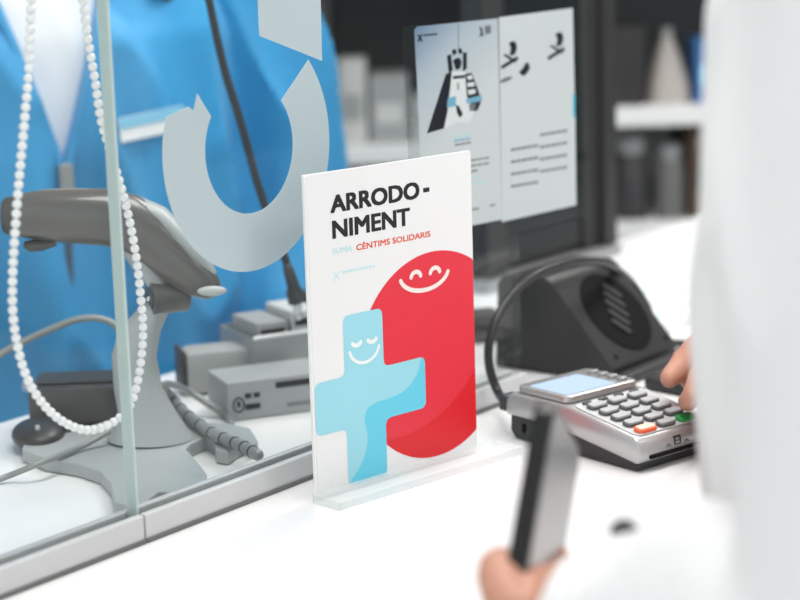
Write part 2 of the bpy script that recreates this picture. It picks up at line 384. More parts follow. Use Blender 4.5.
ink_text('NIMENT', 21.2, 89.8, 166.9, 178.6, 'ink_dark', 1, 0.70, 'headline')
ink_text('CÈNTIMS SOLIDARIS', 41.2, 108.1, 156.5, 161.6, 'ink_orange', 1, 0.18, 'tagline')
ink_text('SUMA', 20.6, 37.9, 157.0, 160.8, 'ink_cyan_faint', 1, 0.12, 'tagline')
ink_text('X', 20.3, 26.6, 139.6, 145.6, 'ink_cyan_faint', 1, 0.0, 'small_logo')
for i in range(9): ink('small_print', [(28.2+i*3.3, 143.6), (30.7+i*3.3, 143.6), (30.7+i*3.3, 145.0), (28.2+i*3.3, 145.0)], 'ink_cyan_faint', 1)

# ------------------------------------------------------------------ leaflets on the glass
FY = GY1+0.0006
def leaf_base(label, px, m='paper'):
    c = V(*px[0], FY); t = thing('leaflet', label, 'leaflet', (0, 0, 0))
    pts = [(V(x, y, FY).x, V(x, y, FY).z) for x, y in px]
    MB().prism(pts, FY+0.0002, FY+0.0008, lambda p, d: Vector((p[0], d, p[1]))).build('sheet', m, t); return t
def leaf_ink(t, name, px, m, lay=0):
    pts = [(V(x, y, FY).x, V(x, y, FY).z) for x, y in px]
    return MB().prism(pts, FY+0.00015-lay*0.00004, FY+0.00018-lay*0.00004, lambda p, d: Vector((p[0], d, p[1]))).build(name, m, t)
# graded blue print for the first leaflet
gm = mat('leaf_gradient', (0.7, 0.72, 0.74), 0.5); nt = gm.node_tree; b = nt.nodes['Principled BSDF']
tc = nt.nodes.new('ShaderNodeTexCoord'); sx = nt.nodes.new('ShaderNodeSeparateXYZ'); nt.links.new(tc.outputs['Object'], sx.inputs[0])
ma = nt.nodes.new('ShaderNodeMath'); ma.operation = 'MULTIPLY_ADD'; ma.inputs[1].default_value = -0.55
nt.links.new(sx.outputs['X'], ma.inputs[0]); nt.links.new(sx.outputs['Z'], ma.inputs[2])
rp2 = nt.nodes.new('ShaderNodeMapRange'); rp2.inputs[1].default_value = 0.02; rp2.inputs[2].default_value = 0.128
nt.links.new(ma.outputs[0], rp2.inputs[0])
crp = nt.nodes.new('ShaderNodeValToRGB'); crp.color_ramp.elements[0].color = (0.72, 0.73, 0.74, 1); crp.color_ramp.elements[1].color = (0.10, 0.21, 0.36, 1)
crp.color_ramp.elements.new(0.55).color = (0.52, 0.58, 0.65, 1)
nt.links.new(rp2.outputs[0], crp.inputs[0]); nt.links.new(crp.outputs[0], b.inputs['Base Color'])
l1 = leaf_base('leaflet with blue graded top and a figure between two dark blocks', [(415, 30), (418, 26.5), (498, 18.5), (502, 219.5), (470, 226), (426, 237)], 'leaf_gradient')
MB().prism([(V(403, 27, FY).x, V(403, 27, FY).z), (V(414, 27, FY).x, V(403, 27, FY).z+0.001), (V(424, 226, FY).x, 0.1365), (V(412, 230, FY).x, 0.1365)], FY+0.0002, FY+0.0005, lambda p, d: Vector((p[0], d, p[1]))).build('clear_sleeve', 'clear_sleeve', l1)
L = lambda n, px, m, k=0: leaf_ink(l1, n, px, m, k)
L('string', [(458.2, 24), (459, 24), (459, 48), (458.2, 48)], 'ink_grey')
L('dark_block', [(446, 74), (452, 72), (446, 128), (437, 130.5), (427, 133.5)], 'ink_navy'); L('dark_block', [(464, 74), (472, 73), (482, 100), (478, 110), (468, 114)], 'ink_navy')
L('figure_arm', [(447, 56), (451, 54), (453, 70), (449, 74)], 'ink_navy', 1); L('figure_arm', [(463, 53), (467, 52), (467, 68), (463, 72)], 'ink_navy', 1)
L('figure_head', [(453, 61), (456, 58), (460, 58), (462, 62), (460, 69), (456, 70)], 'ink_navy', 1)
L('figure_hand', [(452, 50), (456, 49), (457, 53), (453, 56)], 'ink_navy', 1); L('figure_hand', [(458, 49), (461, 48), (463, 53), (459, 54)], 'ink_navy', 1)
L('figure_body', [(452, 72), (465, 71), (467, 96), (474, 112), (470, 122), (458, 122), (444, 129), (448, 110)], 'paper_white', 1)
L('belt', [(453, 76), (465, 75), (465, 78), (453, 79)], 'ink_navy', 2)
L('zip', [(457.5, 83), (459, 83), (459, 90), (457.5, 90)], 'ink_grey', 2)
L('print_mark', [(467, 76), (472, 75), (473, 79), (468, 80)], 'paper_white', 2); L('print_mark', [(467, 83), (474, 82), (475, 86), (468, 87)], 'paper_white', 2); L('print_mark', [(468, 90), (475, 89), (476, 93), (469, 95)], 'paper_white', 2)
L('sky_patch', [(448, 98), (456, 96), (456, 106), (447, 108)], 'ink_skyblue', 2); L('sky_patch', [(466, 99), (482, 95), (482, 101), (467, 104)], 'ink_skyblue', 2)
L('shoe_mark', [(456, 105), (459, 106), (463, 114), (460, 118), (457, 113)], 'ink_navy', 2); L('shoe_mark', [(469, 105), (476, 103), (475, 109), (470, 112)], 'ink_grey', 2)
L('logo_mark', [(417.5, 35), (419, 34.5), (423, 41), (421.5, 42)], 'ink_navy', 1); L('logo_mark', [(421.5, 34), (423, 34), (419, 42), (417.5, 41.5)], 'ink_navy', 1)
for i in range(5): L('logo_print', [(424+i*2.8, 34.3-i*0.28), (426+i*2.8, 34.1-i*0.28), (426+i*2.8, 36.1-i*0.28), (424+i*2.8, 36.4-i*0.28)], 'ink_navy', 1)
L('logo_mark', [(479.5, 27), (481, 26.5), (484, 36), (482.5, 36.5)], 'ink_navy', 1); L('logo_mark', [(482, 29), (483.2, 29), (480.5, 37), (479.2, 37)], 'ink_navy', 1)
L('logo_print', [(484.5, 26), (491, 25), (491, 33), (485.5, 35)], 'ink_grey', 1)
for x0, x1, y, m in ((454, 470, 137.5, 'ink_cyan_faint'), (454, 471, 141, 'ink_skyblue'), (455, 472, 145, 'ink_grey'), (471, 490, 160.5, 'ink_grey'), (471, 490, 166, 'ink_grey'), (471, 478, 171.5, 'ink_grey'), (471, 479, 178, 'ink_cyan_faint'), (472, 490, 184, 'ink_cyan_faint'), (472, 480, 209.5, 'ink_grey'), (490, 496, 205.5, 'ink_grey')):
    s_ = -0.16; n_ = max(1, int((x1-x0)//5))
    for i in range(n_):
        a = x0+(x1-x0)*i/n_; b_ = a+(x1-x0)/n_-0.8; L('small_print', [(a, y+(a-x0)*s_-0.9), (b_, y+(b_-x0)*s_-0.9), (b_, y+(b_-x0)*s_+0.9), (a, y+(a-x0)*s_+0.9)], m, 1)
l2 = leaf_base('pale grey leaflet with black crossed-figure print and lines of text, beside dark post', [(499.5, 17.5), (573, 8), (574, 60), (575.5, 120), (576.5, 205), (502.5, 222)], 'paper')
L = lambda n, px, m, k=0: leaf_ink(l2, n, px, m, k)
def blotch(n, pts, m='ink_navy'): L(n, [tuple(v)[:2] for v in spline([(*p, 0) for p in pts+[pts[0]]], 4)][:-1], m, 1)
for dx, dy in ((0, 0), (46.5, -9)):
    blotch('figure_head', [(509+dx, 43+dy), (514+dx, 41+dy), (517+dx, 46+dy), (515+dx, 54+dy), (510+dx, 55+dy), (511+dx, 49+dy)])
    L('figure_limb', [(501+dx, 66+dy), (517+dx, 56+dy), (519+dx, 59+dy), (502+dx, 69.5+dy)], 'ink_navy', 1)
    L('figure_limb', [(503+dx, 55+dy), (506+dx, 54+dy), (517+dx, 61+dy), (515+dx, 63+dy)], 'ink_navy', 2)
    blotch('pale_stroke', [(501+dx, 80+dy), (507+dx, 77+dy), (513+dx, 77+dy), (508+dx, 81+dy), (501+dx, 83+dy)], 'ink_grey') if dx == 0 else None
    for r_ in range(4):
        y = (150 if dx == 0 else 140)+r_*12.2
        for i in range(5):
            a = (511 if dx == 0 else 540)+i*5.6; 
            if dx == 0 and a > 536: continue
            if dx and a > 563: continue
            b_ = a+4.9; L('small_print', [(a, y-(a-511)*.17-1.3), (b_, y-(b_-511)*.17-1.3), (b_, y-(b_-511)*.17+1.2), (a, y-(a-511)*.17+1.2)], 'ink_grey', 1)
blotch('dark_stroke', [(519, 72), (523, 68), (527, 62), (530, 68), (524, 76)])
L('blue_tab', [(572.5, 94), (575.2, 95), (575.3, 118), (573, 116)], 'ink_cyan', 1)

# ------------------------------------------------------------------ pearl necklace hanging behind the left pane
NV = 0.030
loop_px = [(30, 39), (29, 70), (25.5, 110), (20, 170), (15.5, 225), (12.5, 280), (14, 325), (24, 370), (40, 400), (62, 421), (86, 430), (108, 425), (128, 409), (138, 380), (143, 335), (140.5, 295), (135, 250), (126, 205), (113, 160), (101, 120), (95, 80), (88, 40)]
lp = [V(x, y, NV) for x, y in loop_px]
top = Vector((-0.014, NV, 0.405))
lp = [top+Vector((-0.003, 0, 0)), top+Vector((-0.012, 0, -0.035)), lp[0]+Vector((0.005, 0, 0.035))]+lp+[lp[-1]+Vector((-0.004, 0, 0.035)), top+Vector((0.008, 0, -0.035)), top+Vector((0.003, 0, 0))]
path = spline(lp, 14)
nk = thing('pearl_necklace', 'long white pearl necklace hanging in a loop in front of barcode scanner', 'necklace', (0, 0, 0))
MB().tube(path, 0.0005, n=6).build('thread', 'thread', nk)
bead = None; acc = 0; step = 0.00555; last = path[0]; nb = 0
bme = MB().ell((0, 0, 0), 0.00285, 0.00285, 0.00285, 12).mesh('pearl', 180); bme.materials.append(MATS['pearl'])
for a, b in zip(path, path[1:]):
    seg = (b-a).length; d = step-acc
    while d <= seg:
        o = bpy.data.objects.new('pearl', bme); COL.objects.link(o); o.parent = nk; o.location = a+(b-a)*(d/seg); nb += 1; d += step
    acc = seg-(d-step)
hk = thing('hook', 'clear hook stuck high on the glass holding the pearl necklace', 'hook', (0, 0, 0))
MB().cyl((top.x, GY1+0.0003, top.z+0.006), (top.x, GY1+0.004, top.z+0.006), 0.014, 0.011).build('pad', 'acrylic_white', hk, 40)
MB().tube(spline([(top.x, GY1+0.004, top.z+0.004), (top.x, NV-0.004, top.z-0.002), (top.x, NV+0.006, top.z-0.001), (top.x, NV+0.009, top.z+0.008)], 6), 0.0018, n=8).build('arm', 'metal', hk, 180)

# ------------------------------------------------------------------ barcode scanner in its stand
SD = 1.305
def P(x, y, d=SD): return D(x, y, d)
PXM = SD/FPX
stand = thing('scanner_stand', 'grey barcode scanner stand with flared column and spread feet behind the glass', 'stand', (0, 0, 0))
bo = [(22, 449), (45, 458), (80, 464), (100, 471), (111, 484), (115, 502), (128, 506), (146, 504), (151, 497), (158, 491.5), (166, 491.5), (173, 496), (176, 497.5), (204, 480), (207, 474), (198, 462), (186, 449), (190, 444), (206, 437), (214, 441), (216, 450), (228, 452), (236, 446), (246, 441), (252, 446), (258, 441), (250, 428), (228, 423), (200, 422), (170, 412), (128, 412), (80, 430), (40, 438), (24, 442)]
zt = 0.010
gp = [G(x, y, zt) for x, y in bo]
MB().prism([(p.x, p.y) for p in gp], 0.0006, zt, lambda p, d: Vector((p[0], p[1], d)), 0.0008).build('base', 'stand_grey', stand)
bc = G(150, 440, zt)
bd = (bc-CAM).dot(F_)
rings = []
for x, y, hw, zk in ((150, 438, 43, 0), (150, 427, 36, 0), (147, 412, 29, 0), (138, 388, 24.5, 0), (134, 355, 22.5, 0), (140, 330, 21, 0), (152, 312, 17, 0), (160, 302, 13, 0)):
    c = D(x, y, bd); r_ = hw*bd/FPX
    rings.append([c+R_*math.cos(2*math.pi*k/24)*r_ + Vector((F_.x, F_.y, 0)).normalized()*math.sin(2*math.pi*k/24)*r_*0.8 for k in range(24)])
MB().loft(rings).build('column', 'stand_grey', stand, 50)
ax0, ax1 = D(150, 299, bd-0.006), D(186, 296, bd+0.006)
MB().cyl(ax0, ax1, 0.0118, 0.0105, 24).build('cradle_ring', 'scanner_grey', stand, 40)
MB().cyl(ax0-(ax1-ax0)*0.02, ax0+(ax1-ax0)*0.05, 0.0082, 0.0082, 24).build('cradle_hole', 'scanner_dark', stand, 40)
MB().ell(ax0-(ax1-ax0)*0.03, 0.0022, 0.0022, 0.0022).build('screw', 'metal', stand, 180)
scn = thing('barcode_scanner', 'grey handheld barcode scanner resting in its stand, nose to the left', 'scanner', (0, 0, 0))
def gun(pxs, name, m, n=28, sq=0.85, d=bd-0.004):
    rings = []
    H = Vector((F_.x, F_.y, 0)).normalized()
    c = [D(x, y, d+dz) for x, y, r, dz in pxs]
    for i, (x, y, r, dz) in enumerate(pxs):
        t = (c[min(i+1, len(c)-1)]-c[max(i-1, 0)]).normalized(); up = H.cross(t).normalized()
        if up.z < 0: up = -up
        rr = r*d/FPX
        rings.append([c[i]+up*rr*math.copysign(abs(math.cos(a))**0.9, math.cos(a))+H*rr*sq*math.sin(a) for a in [2*math.pi*k/n for k in range(n)]])
    return MB().loft(rings).build(name, m, scn, 60)
gun([(10, 216, 14, 0), (14, 216, 19, 0), (24, 215.5, 23, 0), (45, 215, 26, 0), (75, 216, 28, 0), (105, 217, 29, 0), (128, 222, 29, 0), (148, 234, 27.5, 0), (166, 251, 25, 0), (184, 268, 22, 0), (200, 281, 18, 0), (212, 288, 13, 0), (218, 291, 7, 0)], 'body', 'scanner_grey')
gun([(3, 216, 16, 0), (6, 216, 18.5, 0), (14, 216, 20.5, 0), (20, 215.8, 21, 0)], 'nose', 'scanner_dark')
o_ = gun([(122, 196, 3, 0), (135, 202, 7, 0), (160, 215, 9, 0), (185, 240, 9, 0), (205, 262, 7, 0), (214, 274, 3, 0)], 'top_panel', 'stand_grey', sq=2.1)
gun([(120, 243, 4, 0), (132, 252, 9, 0), (146, 270, 10, 0), (158, 286, 8, 0), (166, 294, 4, 0)], 'trigger', 'stand_grey', sq=0.8)
gun([(24, 244, 3, 0), (30, 246, 6, 0), (42, 245, 6, 0), (56, 243, 3, 0)], 'nose_clip', 'scanner_dark', sq=1.2)
MB().ell(D(212, 291, bd-0.016), 0.0105, 0.003, 0.0036, 16, Matrix.Rotation(math.atan2(R_.y, R_.x), 3, 'Z')).build('white_glint', 'key_pale', scn, 180)  # white glint at the handle's end, built as a pale oval
cd = thing('scanner_cable', 'ribbed grey cable curling across counter behind the scanner stand', 'cable', (0, 0, 0))
pth = spline([G(258, 455, 0.015), G(240, 445, 0.0155), (G(212, 433, 0.0155)), G(185, 413, 0.016), G(170, 397, 0.02), D(162, 387, bd+0.02), D(170, 384, bd+0.05), D(186, 390, bd+0.09), G(205, 402, 0.012), G(220, 411, 0.006), G(228, 416, 0.004), G(231, 424, 0.004)], 10)
MB().tube(pth[:45], 0.0042, n=12).build('ribbed_sleeve', 'conduit', cd, 180)
MB().tube(pth[44:], 0.0026, n=10).build('wire', 'conduit', cd, 180)
for k in range(4, 44, 4):
    t = (pth[k+1]-pth[k]).normalized(); MB().cyl(pth[k]-t*0.0006, pth[k]+t*0.0006, 0.0046, 0.0046, 12).build('rib', 'stand_dark', cd)
lc = thing('thin_cable', 'thin grey cable running left across counter in front of scanner base', 'cable', (0, 0, 0))
MB().tube(spline([G(-40, 492, 0.004), G(3, 478, 0.004), G(40, 463, 0.013), G(80, 447, 0.0135), G(108, 432, 0.02)], 8), 0.0022, n=10).build('wire', 'conduit', lc, 180)
uc = thing('black_cable', 'slim dark cable arching behind the scanner above the counter', 'cable', (0, 0, 0))
MB().tube(spline([D(-30, 375, 1.42), D(4, 352, 1.42), D(40, 334, 1.42), D(80, 319, 1.42), D(110, 322, 1.42), D(128, 345, 1.42), D(136, 385, 1.42), G(140, 400, 0.004)], 8), 0.0026, n=10).build('wire', 'conduit', uc, 180)
# black box and mouse behind the necklace
def oriented_box(name, label, cat, p_near_left, w_, d_, h_, ang, mts, bev=0.004, part='case', z0=0.0006, group=None):
    t = thing(name, label, cat, p_near_left, ang, group)
    MB().box(0, w_, 0, d_, z0, h_, bev).build(part, mts, t, 40); return t
va = math.atan2(R_.y, R_.x)   # heading of the picture's horizontal on the ground
bx_ = oriented_box('receipt_printer', 'dark boxy receipt printer behind the pearl necklace', 'printer', G(30, 437), 0.066, 0.05, 0.036, va+0.05, 'scanner_dark', 0.004)
MB().box(0.006, 0.060, -0.0006, 0.001, 0.004, 0.010).build('paper_slot', 'grillblack', bx_)
MB().box(0.004, 0.062, 0.010, 0.044, 0.0362, 0.0385, 0.001).build('lid', 'stand_dark', bx_)
ms = thing('computer_mouse', 'black rounded mouse lying on counter left of the scanner base', 'mouse', G(24, 457), va+0.25)
MB().ell((0.012, 0.02, 0.0105), 0.019, 0.03, 0.0100, 24).build('shell', 'blackplastic', ms, 180)
MB().cyl((0.0095, 0.004, 0.0185), (0.0125, 0.004, 0.0185), 0.003, n=14).build('wheel', 'stand_grey', ms, 40)

# ------------------------------------------------------------------ medicine boxes and tray behind the glass
def carton(label, pos, w_, d_, h_, ang, m, bars, z0=0.0006):
    t = thing('medicine_box', label, 'box', pos, ang, 'medicine boxes on the counter behind the glass')
    MB().box(0, w_, 0, d_, z0, h_, 0.0008).build('carton', m, t)
    for x0, x1, za, zb, mm_ in bars: MB().box(x0*w_, x1*w_, -0.0003, -0.0001, z0+za*(h_-z0), z0+zb*(h_-z0)).build('print_bar', mm_, t)
    return t
g1 = G(246, 423)
carton('grey medicine box with a small round logo, nearest the sign', (g1.x-0.006, g1.y+0.012, 0), 0.085, 0.05, 0.030, va+0.40, 'box_grey', [(0.085, 0.115, 0.35, 0.50, 'ink_dark'), (0.16, 0.22, 0.55, 0.68, 'ink_dark'), (0.24, 0.30, 0.55, 0.68, 'ink_dark'), (0.16, 0.30, 0.25, 0.40, 'ink_dark'), (0.45, 0.95, 0.72, 0.88, 'ink_dark'), (0.55, 0.9, 0.2, 0.3, 'ink_grey')])
mbx = bpy.data.objects['medicine_box']
MB().tube([(0.0085+0.0042*math.cos(a), -0.0004, 0.0125+0.0055*math.sin(a)) for a in [2*math.pi*k/20 for k in range(21)]], 0.0006, n=6).build('round_logo', 'ink_dark', mbx)
t_ = oriented_box('card_reader_case', 'rounded grey case with dark rim standing behind scanner cable', 'case', G(188, 398)+Vector((0, 0.0, 0)), 0.055, 0.035, 0.036, va+0.30, 'box_grey', 0.006)
MB().box(-0.0035, -0.0003, 0.002, 0.033, 0.003, 0.038, 0.0012).build('rim', 'stand_dark', t_)
g2 = G(285, 398)
tr = thing('wire_tray', 'low silver tray holding medicine boxes, behind the white sign', 'tray', (g2.x-0.005, g2.y+0.024, 0), va+0.5)
MB().box(0, 0.16, 0, 0.07, 0.0006, 0.003).build('tray_floor', 'silver_dark', tr)
for (x0, x1, y0, y1) in ((0, 0.16, 0, 0.002), (0, 0.16, 0.068, 0.07), (0, 0.002, 0.002, 0.068), (0.158, 0.16, 0.002, 0.068)): MB().box(x0, x1, y0, y1, 0.003, 0.045, 0.0006).build('tray_wall', 'silver_dark', tr)
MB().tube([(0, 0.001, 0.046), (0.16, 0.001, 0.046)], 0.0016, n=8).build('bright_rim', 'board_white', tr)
mats_ = ['box_grey', 'box_pale', 'stand_dark', 'box_pale', 'box_grey']; labs = ['grey box, leftmost in the silver tray', 'pale box, second from left in the silver tray', 'black box in the middle of the silver tray', 'pale box, fourth from left in the silver tray', 'grey box, rightmost in the silver tray']
mw = Matrix.Translation(tr.location) @ rotz(va+0.5)
for i in range(5):
    pos = mw @ Vector((0.006+i*0.030, 0.008, 0.0034))
    c = carton(labs[i], pos, 0.026, 0.05, 0.052+0.006*((i*7) % 3), va+0.5, mats_[i], [(0.1, 0.9, 0.80, 0.9, 'ink_dark'), (0.1, 0.6, 0.55, 0.68, 'ink_grey')])
# dangling lead with metal plug
ld = thing('hanging_lead', 'black lead with metal plug hanging from the ceiling across the blue jacket', 'cable', (0, 0, 0))
pl = [(200, -40), (209, 0), (217, 38), (226, 75), (237, 110), (247, 145), (258, 185), (272, 225), (284, 255), (291, 280)]
lead = [D(x, y, 1.50) for x, y in pl]; up_ = [Vector((lead[0].x-0.02, lead[0].y+0.02, z)) for z in (CEIL-0.002, 1.2, 0.8, 0.5)]
MB().tube(spline(up_+lead, 6), 0.0032, n=10).build('wire', 'cable', ld, 180)
MB().tube([D(288, 268, 1.50), D(294, 288, 1.50)], [0.0042, 0.0052], n=14).build('strain_relief', 'stand_dark', ld, 40)
MB().tube([D(294, 289, 1.50), D(297, 304, 1.50)], [0.0068, 0.0066], n=14, roundcap=False).build('plug_body', 'stand_dark', ld, 40)
MB().tube([D(297, 304, 1.50), D(298, 317, 1.50)], [0.0034, 0.0032], n=14).build('plug_tip', 'metal', ld, 40)

# ------------------------------------------------------------------ dark framed monitor at the back of the counter
MX0, MX1, MY0, MY1 = 0.752, 0.990, 0.262, 0.290
mon = thing('monitor', 'tall dark framed monitor standing on the counter behind the leaflets', 'monitor', (0, 0, 0))
MB().box(MX0, MX1, MY0+0.010, MY1, 0.011, 0.47, 0.002).build('housing', 'charcoal', mon)
MB().box(MX0+0.034, MX1-0.054, MY0+0.006, MY0+0.0098, 0.02, 0.45).build('dark_screen', 'screen_dark', mon)
MB().box(MX0, MX0+0.034, MY0, MY0+0.0098, 0.011, 0.47, 0.002).build('bezel', 'charcoal', mon)
MB().box(MX1-0.054, MX1-0.024, MY0+0.003, MY0+0.0098, 0.011, 0.47, 0.001).build('bezel', 'charcoal', mon)
MB().box(MX1-0.024, MX1, MY0-0.006, MY0+0.0098, 0.011, 0.47, 0.002).build('bezel', 'charcoal', mon)
MB().box(MX0-0.02, MX1, MY0-0.012, MY1, 0.0008, 0.0108, 0.002).build('silver_foot_bar', 'silver_dark', mon)
sxp = V(584, 156, MY0+0.002); MB().cyl((sxp.x, MY0+0.001, sxp.z), (sxp.x, MY0+0.0029, sxp.z), 0.0035, n=16).build('screw', 'grillblack', mon)
dk = oriented_box('adapter_block', 'small black power block on counter between sign and speaker', 'adapter', G(468, 345), 0.034, 0.03, 0.026, va+0.3, 'blackplastic', 0.003)

# ------------------------------------------------------------------ sloping black desktop speaker in the hatch
spk = thing('desk_speaker', 'black wedge-shaped desk speaker with round slatted grille behind payment terminal', 'speaker', (0.487, 0, 0))
SW = 0.103; prof = [(-0.038, 0.0008), (-0.040, 0.012), (0.018, 0.077), (0.024, 0.080), (0.064, 0.078), (0.070, 0.072), (0.074, 0.0008)]
MB().prism(prof, 0, SW, lambda p, d: Vector((d, p[0], p[1])), 0.0015).build('housing', 'charcoal', spk, 30)
e = Vector((0, 0.058, 0.065)).normalized(); nrm = Vector((0, -e.z, e.y)); fc = Vector((SW*0.52, -0.040, 0.012))+e*0.045
def face(p, d): return fc+Vector((1, 0, 0))*p[0]+e*p[1]+nrm*d
circ = lambda r, n=36: [(r*math.cos(2*math.pi*k/n)*1.0, r*math.sin(2*math.pi*k/n)) for k in range(n)]
MB().prism(circ(0.0375), 0.0002, 0.0012, face).build('grille_disc', 'grillblack', spk)
sa = math.radians(-52)
for k in range(5):
    ox, oy = (2-k)*0.0052+0.001, (2-k)*0.0080+0.002; hw = 0.0125-abs(k-2)*0.0012
    MB().prism([(ox+x*math.cos(sa)-y*math.sin(sa), oy+x*math.sin(sa)+y*math.cos(sa)) for x, y in rrect(-hw, hw, -0.0017, 0.0017, 0.0014, 2)], 0.0012, 0.0028, face).build('slat', 'slat', spk)
for xx, yy in ((-0.040, -0.036), (0.040, -0.036)):
    MB().prism([(xx+0.002*math.cos(a), yy+0.002*math.sin(a)) for a in [2*math.pi*k/10 for k in range(10)]], 0.0001, 0.0009, face).build('screw', 'grillblack', spk)
MB().box(0.0, SW, -0.054, -0.041, 0.0008, 0.0085, 0.002).build('front_lip', 'blackplastic', spk)
tray = oriented_box('signature_pad', 'flat dark grey pad lying on counter beside the payment terminal', 'pad', Vector((0.475, -0.135, 0)), 0.10, 0.066, 0.010, -0.12, 'charcoal', 0.002)
MB().box(0.010, 0.090, 0.010, 0.056, 0.0101, 0.0106).build('glossy_surface', 'slat', tray)
rc = thing('receipt', 'white receipt slip lying beside pressing fingers', 'receipt', (0.50, -0.108, 0.0108), -0.12)
MB().box(0, 0.058, 0, 0.022, 0, 0.0006).build('slip', 'paper_white', rc)
pp = thing('paper_pack', 'white paper pack with pale blue stripes on counter beyond the speaker', 'pack', G(640, 345), 0.0)
MB().box(0, 0.22, 0, 0.12, 0.0006, 0.012, 0.001).build('pack', 'paper_white', pp)
for k in range(3): MB().box(0.0, 0.22, 0.012+k*0.034, 0.020+k*0.034, 0.01205, 0.0124).build('stripe', 'ink_cyan_faint', pp)

# ------------------------------------------------------------------ payment terminal
TW, TL = 0.078, 0.128
term = thing('payment_terminal', 'silver card payment terminal with keypad and blue display', 'terminal', (0.285, -0.179, 0), math.radians(-13))
ztop = lambda y: 0.0235+min(y, 0.066)*0.165
zbot = lambda y: 0.0055+min(y, 0.080)*0.145
pf = [(0.0, zbot(0)), (-0.003, 0.012), (-0.0015, 0.0205), (0.002, ztop(0.002)), (0.066, ztop(0.066)), (TL-0.006, ztop(TL)), (TL, ztop(TL)-0.005), (TL+0.001, zbot(TL)), (0.08, zbot(0.08))]
MB().prism(pf, 0, TW, lambda p, d: Vector((d, p[0], p[1])), 0.0026).build('shell', 'silver', term, 50)
bf = [(0.002, 0.0006), (0.001, zbot(0)+0.002), (0.08, zbot(0.08)+0.002), (TL-0.003, zbot(TL)+0.002), (TL-0.002, 0.006), (TL-0.007, 0.0006)]
MB().prism(bf, 0.0025, TW-0.0025, lambda p, d: Vector((d, p[0], p[1])), 0.001).build('base', 'blackplastic', term)
def tf(p, d):                                  # top face: p = (across, along)
    return Vector((p[0], p[1], ztop(p[1])+d))
MB().prism(rrect(0.004, TW-0.004, 0.003, 0.064, 0.005), 0.0001, 0.0008, tf).build('keypad_plate', 'key_pale', term)
def key(x, y, w_, l_, m, h_=0.0034, name='key', cap=None):
    k = MB().prism(rrect(x-w_/2, x+w_/2, y-l_/2, y+l_/2, min(w_, l_)*0.42, 4), 0.0006, h_, tf, 0.0006).build(name, m, term, 50)
    if cap: MB().prism(rrect(x-w_*0.42, x+w_*0.42, y-l_*0.36, y+l_*0.36, min(w_, l_)*0.3, 4), h_, h_+0.0004, tf).build('key_cap', cap, k)
    return k
cx = [0.0165, 0.0365, 0.0565]
for r_ in range(4):
    for c_ in range(3): key(cx[c_], 0.0190+r_*0.0113, 0.0165, 0.0086, 'key_grey', cap='key_cap_grey')
KY = 0.0078
key(cx[0], KY, 0.0180, 0.0084, 'key_red', cap='key_peach'); key(cx[1], KY, 0.0160, 0.0082, 'key_grey', cap='box_grey'); key(cx[2], KY, 0.0165, 0.0084, 'key_green', cap='key_green')
for c_ in range(4): key(0.0150+c_*0.0157, 0.0610, 0.0085, 0.0030, 'key_black', 0.0022, 'function_key')
MB().prism(rrect(0.003, TW-0.003, 0.068, 0.120, 0.006), 0.0002, 0.0055, tf, 0.0015).build('display_housing', 'silver', term, 40)
MB().prism(rrect(0.006, 0.055, 0.0715, 0.110, 0.002), 0.0055, 0.0059, tf).build('display', 'lcd', term)
for k in range(4): MB().prism(rrect(0.0610, 0.0690, 0.0725+k*0.0095, 0.0785+k*0.0095, 0.0028, 3), 0.0050, 0.0080, tf, 0.0006).build('side_key', 'silver_dark', term, 40)
MB().box(0.010, TW-0.004, -0.0036, -0.0012, 0.0088, 0.0110).build('card_slot', 'grillblack', term)
for x0, x1, z0, z1 in ((0.034, 0.040, 0.0162, 0.0166), (0.0335, 0.0405, 0.0184, 0.0196), (0.034, 0.0345, 0.0140, 0.0184), (0.0395, 0.040, 0.0140, 0.0184), (0.034, 0.040, 0.0138, 0.0142)):
    MB().box(x0, x1, -0.0034+(z0-0.012)*0.2, -0.0026+(z0-0.012)*0.2, z0, z1).build('card_symbol', 'ink_dark', term)
for xa in (0.026, 0.044):
    MB().tube([(xa, -0.0029, 0.0140), (xa+0.002, -0.0025, 0.0156), (xa+0.004, -0.0029, 0.0140)], 0.0003, n=6).build('card_symbol', 'ink_dark', term)
MB().box(0.002, 0.016, TL+0.0014, TL+0.010, 0.018, 0.030, 0.002).build('cable_boot', 'stand_dark', term)
MB().box(0.0016, 0.0024, TL-0.018, TL-0.015, 0.006, 0.0125).build('side_slot', 'grillblack', term)
tm = Matrix.Translation(term.location) @ rotz(math.radians(-13))
tcab = thing('terminal_cable', 'black cable looping from payment terminal over the desk speaker', 'cable', (0, 0, 0))
b0 = tm @ Vector((0.011, TL+0.010, 0.022))
cpts = [b0] + [V(x, y, v_) for x, y, v_ in ((499, 394, -0.018), (490, 370, -0.009), (489, 345, -0.008), (497, 318, -0.008), (512, 295, -0.008), (530, 279, -0.010), (552, 268, -0.010), (580, 262, -0.008), (606, 264, 0.002), (630, 281, 0.022), (648, 308, 0.008), (657, 338, -0.006))]
cpts.append(Vector((0.625, -0.030, 0.0045)))
MB().tube(spline(cpts, 8), 0.0034, n=12).build('wire', 'cable', tcab, 180)

